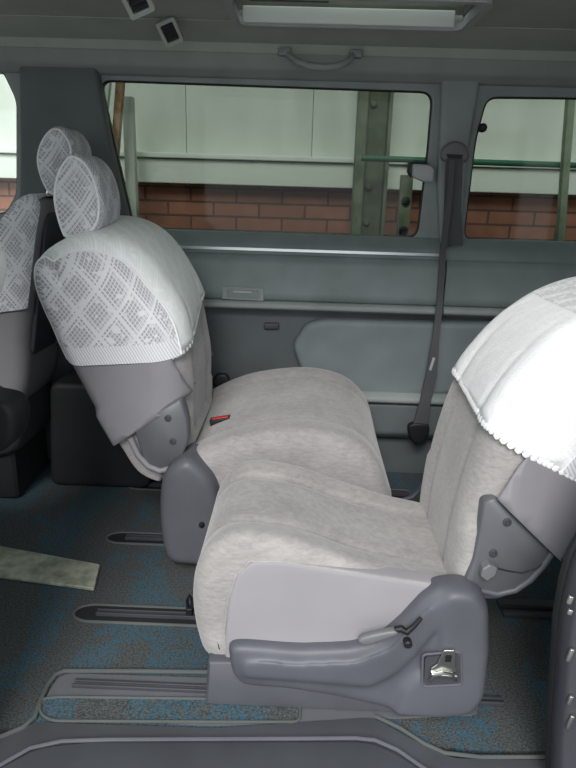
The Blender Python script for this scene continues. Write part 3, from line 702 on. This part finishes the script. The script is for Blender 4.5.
# ---- far seat (faces right)
FS = thing('captain_seat', 'grey velour seat by the far wall, facing right, with headrest', 'car seat', (-.1, .9, 0), 'facing cabin seats')
fo = outline([(-.40, .27), (-.38, .37), (-.30, .430), (-.17, .486), (0, .514), (.12, .503), (.20, .466), (.255, .40), (.285, .30), (.295, .20), (.27, .12), (.15, .09), (-.2, .10), (-.35, .15)])
bm = nb(); loft(bm, fo, .60, 1.21, .06, 7, 26, 'y', .07, .004)
for v in bm.verts:          # the cushion leans down towards the cabin side, with bolsters
    u = (v.co.y-.60)/.61; k = max(0, 1-abs(2*u-1)**3.2*1.25)
    if v.co.z > .26: v.co.z -= (.022*k+.008*sum(math.exp(-((u-c_)/.02)**2) for c_ in (.22, .8))+.045*(1-u))*min(1, (v.co.z-.26)/.08)
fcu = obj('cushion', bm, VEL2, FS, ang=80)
fb = outline([(-.31, .38), (-.300, .50), (-.303, .62), (-.342, .79), (-.42, .93), (-.50, 1.0), (-.60, 1.02), (-.68, .995), (-.735, .94), (-.715, .80), (-.665, .65), (-.595, .50), (-.53, .38), (-.47, .29), (-.38, .27)])
bm = nb(); loft(bm, fb, .63, 1.10, .115, 10, 24, 'y', .065, .004, lambda nx, nz, p: (1 if nx > 0 or nz > .8 else .35)*(.45 if p.y < .5 else 1))
for v in bm.verts:
    u = (v.co.y-.63)/.47; k = max(0, 1-abs(2*u-1)**3.2*1.25)
    gx = -.38-max(0, v.co.z-.7)*.5
    if v.co.x > gx and v.co.z > .40: v.co.x -= max(0, min(1, (.92-v.co.z)/.25))*min(1, (v.co.x-gx)/.05)*(.02*k+.007*sum(math.exp(-((u-c_)/.025)**2) for c_ in (.27, .76)))
    if v.co.z > .75: v.co.z -= .05*(1-u)*min(1, (v.co.z-.75)/.15)
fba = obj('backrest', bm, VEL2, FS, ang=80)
# recliner and pedestal cover
r_ = rnd(xz([(134, 425), (150, 414), (182, 396), (188, 420), (189, 440), (180, 462), (160, 470), (146, 463)], .62), .02, 4)
bm = nb(); slab(bm, r_, .606, .66, 'y', .006); rco = obj('recliner_plate', bm, PLD2, FS, ang=50)
bm = nb(); tube(bm, [at(x, y, .605) for x, y in [(130, 438), (138, 455), (148, 466), (160, 471), (172, 468)]], .009, 10); obj('frame_edge', bm, VIN, rco)
for x, y in ((168, 418), (173, 441)):
    bm = nb(); lathe(bm, at(x, y, .606), (0, -1, 0), [(-.004, .010), (.003, .010), (.004, .006), (.001, .005), (.001, .001)], 16); obj('bolt', bm, PLD, rco)
pd = sm(xz([(188, 456), (203, 465), (216, 482), (222, 510), (220, 545), (212, 560), (190, 561), (172, 557), (164, 540), (161, 505), (163, 478), (172, 463)], .58), 4)
bm = nb(); loft(bm, pd, .545, .68, .03, 6, 1, 'y', 0, .006); fpd = obj('pedestal_cover', bm, PLA, FS)
bm = nb(); slab(bm, rnd([(-.37, .016), (.22, .016), (.22, .11), (-.37, .11)], .01), .60, .68, 'y', .004); obj('pedestal', bm, PLD, FS, ang=50)
bm = nb(); slab(bm, rnd([(-.34, .016), (.22, .016), (.22, .11), (-.34, .11)], .01), 1.03, 1.11, 'y', .004); obj('pedestal', bm, PLD, FS, ang=50)
bm = nb(); lathe(bm, at(202, 524, .548), (0.4, -1, 0), [(0, .011), (.006, .011), (.008, .006)], 14); obj('cap', bm, BLK, fpd)
# red buckle button sunk in the cushion
q = fl(221, 415, .425)
bm = nb(); box(bm, (q.x, q.y, .399), (.066, .034, .035), Matrix.Rotation(R(-12), 3, 'Y'), .003); bko = obj('buckle', bm, BLK, FS)
bm = nb(); box(bm, (q.x, q.y, .4035), (.056, .018, .030), Matrix.Rotation(R(-12), 3, 'Y'), .003); obj('release_button', bm, RED, bko)
bm = nb(); loft(bm, sm(xz([(212, 384), (216, 375), (226, 374), (230, 382), (222, 388)], 1.2), 4), 1.19, 1.22, .01); obj('hinge_cap', bm, BLK, FS)
# headrests
def headrest(seat, px, Y0, Y1, fab, label, mt, posts):
    o = sm(xz(px, Y0), 5)
    bm = nb(); loft(bm, inset(o if area(o) > 0 else o[::-1], .012), Y0+.012, Y1-.012, .05, 6, 4, 'y', .06, .008); h = obj('headrest', bm, fab, seat, ang=80)
    bm = nb(); loft(bm, o, Y0, Y1, .035, 6, 4, 'y', .06, .010)
    cv = thing('headrest_cover', label, 'headrest cover', tuple(at(*px[0], (Y0+Y1)/2)), 'lace headrest covers')
    sk = obj('cover_cloth', bm, mt, cv, ang=80)
    # gathered seam around the side disc
    ring = inset(o if area(o) > 0 else o[::-1], .010)
    bm = nb(); tube(bm, [(x, Y0+.010, z) for x, z in ring], .004, 8, True); obj('seam', bm, WHITEC, cv)
    ys = (Y0+Y1)/2
    for s in (-.05, .05):
        bm = nb(); tube(bm, [(posts[0][0], ys+s, posts[0][1]), (posts[1][0], ys+s, posts[1][1])], .006, 10); obj('headrest_post', bm, CHR, seat)
    return cv
WHITEC = mat('white_thread', (.78, .78, .79), .8)[0]
headrest(FS, [(66, 154), (54, 172), (50, 200), (58, 232), (66, 240), (86, 238), (99, 224), (101, 200), (93, 172), (80, 156)], .74, .985, VEL2,
         'white lace cover on the headrest of the far seat, in front of the other headrest', LACE, ((-.68, 1.06), (-.64, .96)))
# sleeve and lace cover
p1, p2 = at(122, 440, .62), at(190, 396, .62)
lo = plane3(p1, p2, p1+Vector((0, .4, 0)))
A_, B_, C_ = at(200, 291, 1.06), at(166, 353, .66), at(85, 362, .63)
hem = plane3(A_, B_, C_)
VS = thing('seat_back_sleeve', 'grey vinyl sleeve below the lace cover of the far seat', 'seat cover', (-.5, .9, .55), 'vinyl sleeves under the lace covers')
fr1, fr2 = at(190, 396, .63), at(167, 350, .63)
bm = shell(fba, .010, [lo, plane3(fr1, fr2, fr1+Vector((0, .4, 0)), Vector((-1, 0, 0)))])
bmesh.ops.bisect_plane(bm, geom=bm.verts[:]+bm.edges[:]+bm.faces[:], plane_co=hem[0]+hem[1]*.05, plane_no=-hem[1], clear_inner=True)
for v in bm.verts:
    d = (v.co-lo[0]).dot(lo[1]); k = max(0, 1-d/.2)
    v.co.y -= .012*k*(1 if v.co.y < .85 else -1)
so_ = obj('sleeve', bm, VIN, VS, ang=70); solid(so_, .003)
CV = thing('lace_seat_cover', 'white lace cover with grey pattern over the far seat back', 'seat cover', (-.55, .9, .8), 'white lace seat covers')
bm = shell(fba, .014, [hem])
scallop(bm, lambda p: p.x > -.42, .0065, .016)
bm.faces.ensure_lookup_table()
so_ = obj('cover_cloth', bm, LACEF, CV, ang=80); solid(so_, .002)
bm = shell(fba, .0185, [hem, (Vector((0, .650, 0)), Vector((0, -1, 0)))])
obj('side_lace', bm, LACE, CV, ang=80)
hl = (hem[0]+hem[1]*.050, -hem[1])
bm = shell(fba, .0195, [hem, hl, (Vector((0, .650, 0)), Vector((0, -1, 0)))]); obj('ribbed_border', bm, RIB, CV, ang=80)
tmp = shell(fba, .0185, [hem, (Vector((0, .650, 0)), Vector((0, -1, 0)))])
bm = nb()
for e in tmp.edges:
    if e.is_boundary and all(abs(v.co.y-.650) < .004 for v in e.verts) and e.calc_length() > 2e-4: tube(bm, [e.verts[0].co.copy(), e.verts[1].co.copy()], .0035, 6)
tmp.free(); obj('seam', bm, WHITEC, CV)

# ---- driver's seat beyond (faces left)
DS = thing('front_seat', 'dark grey front seat behind the lace headrest, its back panel facing the cabin', 'car seat', (-1.1, 1.15, 0), 'front seats')
db = outline([(-.845, 1.06), (-.87, .95), (-.90, .80), (-.935, .62), (-.955, .45), (-1.0, .36), (-1.1, .36), (-1.14, .5), (-1.12, .70), (-1.07, .86), (-1.0, .98), (-.93, 1.06), (-.88, 1.08)])
bm = nb(); loft(bm, db, 1.0, 1.335, .05, 6, 5, 'y', .05, .004); dba = obj('backrest', bm, VIN, DS, ang=80)
bm = nb(); dc = outline([(-1.0, .20), (-1.0, .40), (-1.1, .46), (-1.3, .46), (-1.48, .46), (-1.54, .38), (-1.5, .22), (-1.25, .17)]); loft(bm, dc, .96, 1.335, .05, 6, 3, 'y'); obj('cushion', bm, DCL, DS, ang=80)
bm = nb(); slab(bm, rnd([(-1.45, .002), (-1.02, .002), (-1.02, .2), (-1.45, .2)], .02), 1.0, 1.3, 'y', .01); obj('pedestal', bm, NBLK, DS)
# back panel: rounded slab following the rear of the seat
bm = nb(); pr = [(1.045, .54), (1.30, .54), (1.30, 1.03), (1.045, 1.03)]
slab(bm, rnd(pr, .035, 5), 0, .018, 'x', .004)
for v in bm.verts: v.co.x += -.862+(v.co.z-1.0)*.19-.004
obj('back_panel', bm, PLD, DS, ang=50)
headrest(DS, [(47, 128), (36, 145), (34, 165), (42, 188), (52, 197), (66, 192), (72, 170), (72, 145), (60, 127)], 1.06, 1.30, VEL2,
         'lace covered headrest of the front seat behind the far seat headrest', LACE, ((-.86, 1.13), (-.89, 1.03)))
CV = thing('lace_seat_cover', 'lace cover on the side of the front seat back at the left edge', 'seat cover', (-1.0, 1.1, .8), 'white lace seat covers')
hem = plane3(at(0, 312, 1.0), at(30, 308, 1.0), at(30, 308, 1.0)+Vector((0, .3, 0)))
bm = nb(); loft(bm, inset(db if area(db) > 0 else db[::-1], -.010), .988, 1.335, .05, 6, 5, 'y', .05, .004); bmesh.ops.recalc_face_normals(bm, faces=bm.faces)
bmesh.ops.bisect_plane(bm, geom=bm.verts[:]+bm.edges[:]+bm.faces[:], plane_co=hem[0], plane_no=hem[1], clear_inner=True)
bmesh.ops.delete(bm, geom=[f for f in bm.faces if abs(f.normal.x) > .62 and f.calc_center_median().x > -.96], context='FACES'); obj('cover_cloth', bm, LACE, CV, ang=80)

# ---- nearer front seat, only its rear edge shows
PS = thing('front_seat', 'front seat at the left edge, only its dark hinge cover and cushion side showing', 'car seat', (-1.1, .35, 0), 'front seats')
q = at(6, 262, .5)
pb = outline([(q.x-.045, 1.03), (q.x, .95), (q.x-.01, .88), (q.x-.07, .72), (q.x-.10, .50), (q.x-.14, .40), (q.x-.25, .40), (q.x-.27, .60), (q.x-.22, .85), (q.x-.14, 1.0)])
bm = nb(); loft(bm, pb, .12, .52, .05, 6, 4, 'y'); pba = obj('backrest', bm, VIN, PS, ang=80)
bm = nb(); dc = outline([(-.98, .20), (-.96, .38), (-1.05, .44), (-1.25, .44), (-1.48, .46), (-1.54, .38), (-1.5, .22), (-1.25, .17)]); loft(bm, dc, .10, .52, .05, 6, 3, 'y'); obj('cushion', bm, DCL, PS, ang=80)
bm = nb(); slab(bm, rnd([(-1.5, .002), (-1.2, .002), (-1.2, .2), (-1.5, .2)], .02), .12, .5, 'y', .01); obj('pedestal', bm, NBLK, PS)
bm = nb(); loft(bm, sm(xz([(-30, 392), (8, 393), (22, 402), (25, 418), (20, 436), (4, 446), (-30, 450), (-60, 420)], .5), 4), .43, .55, .02, 5, 1, 'y', None, .006); obj('recliner_cover', bm, NBLK, PS)
CV = thing('lace_seat_cover', 'white cover edge just showing at the left edge of the picture', 'seat cover', (-.9, .3, .9), 'white lace seat covers')
hem = (at(0, 292, .5), Vector((0, 0, 1)))
bm = shell(pba, .008, [hem]); obj('cover_cloth', bm, LACEW, CV, ang=80)
# added dark box filling the unclear dark area behind the far seat
bm = nb(); loft(bm, rnd([(-.95, .002), (-.56, .002), (-.55, .10), (-.57, .34), (-.64, .42), (-.92, .42)], .04), 1.12, 1.335, .02, 4)
tag(obj('dark_area_box', bm, NBLK), 'low dark box added in place of the dark area behind the far seat', 'dark box')

# ------------------------------------------------------------------ sliding door edge at the right
D0 = thing('sliding_door', 'dark edge of the open sliding door with metal catches at the right edge', 'door', (.8, -.15, -.05))
dpx = [(553, 800), (551, 768), (552, 720), (556, 670), (559, 620), (565, 585), (573, 556), (590, 525)]
e = [at(x, y, -.12) for x, y in dpx]
eo = [(p.x, p.z) for p in e]+[(e[-1].x+.06, e[-1].z+.18), (e[-1].x+.16, 1.45), (1.3, 1.5), (1.3, e[0].z)]
bm = nb(); slab(bm, rnd(eo, .02, 3), -.17, -.11, 'y', .006); obj('door_panel', bm, PLD, D0, ang=50)
bm = nb(); tube(bm, [Vector((x+.004, -.105, z)) for x, z in eo[:-2]], .010, 10); obj('door_seal', bm, BLK, D0)
for yy, h in ((600, 12), (612, 8), (655, 20), (700, 14), (722, 22)):
    bm = nb(); c_ = at(570, yy, -.175); box(bm, c_, (.007, .006, h*.0013), Matrix.Rotation(R(10), 3, 'Y'), .002); obj('door_catch', bm, CHR, D0)
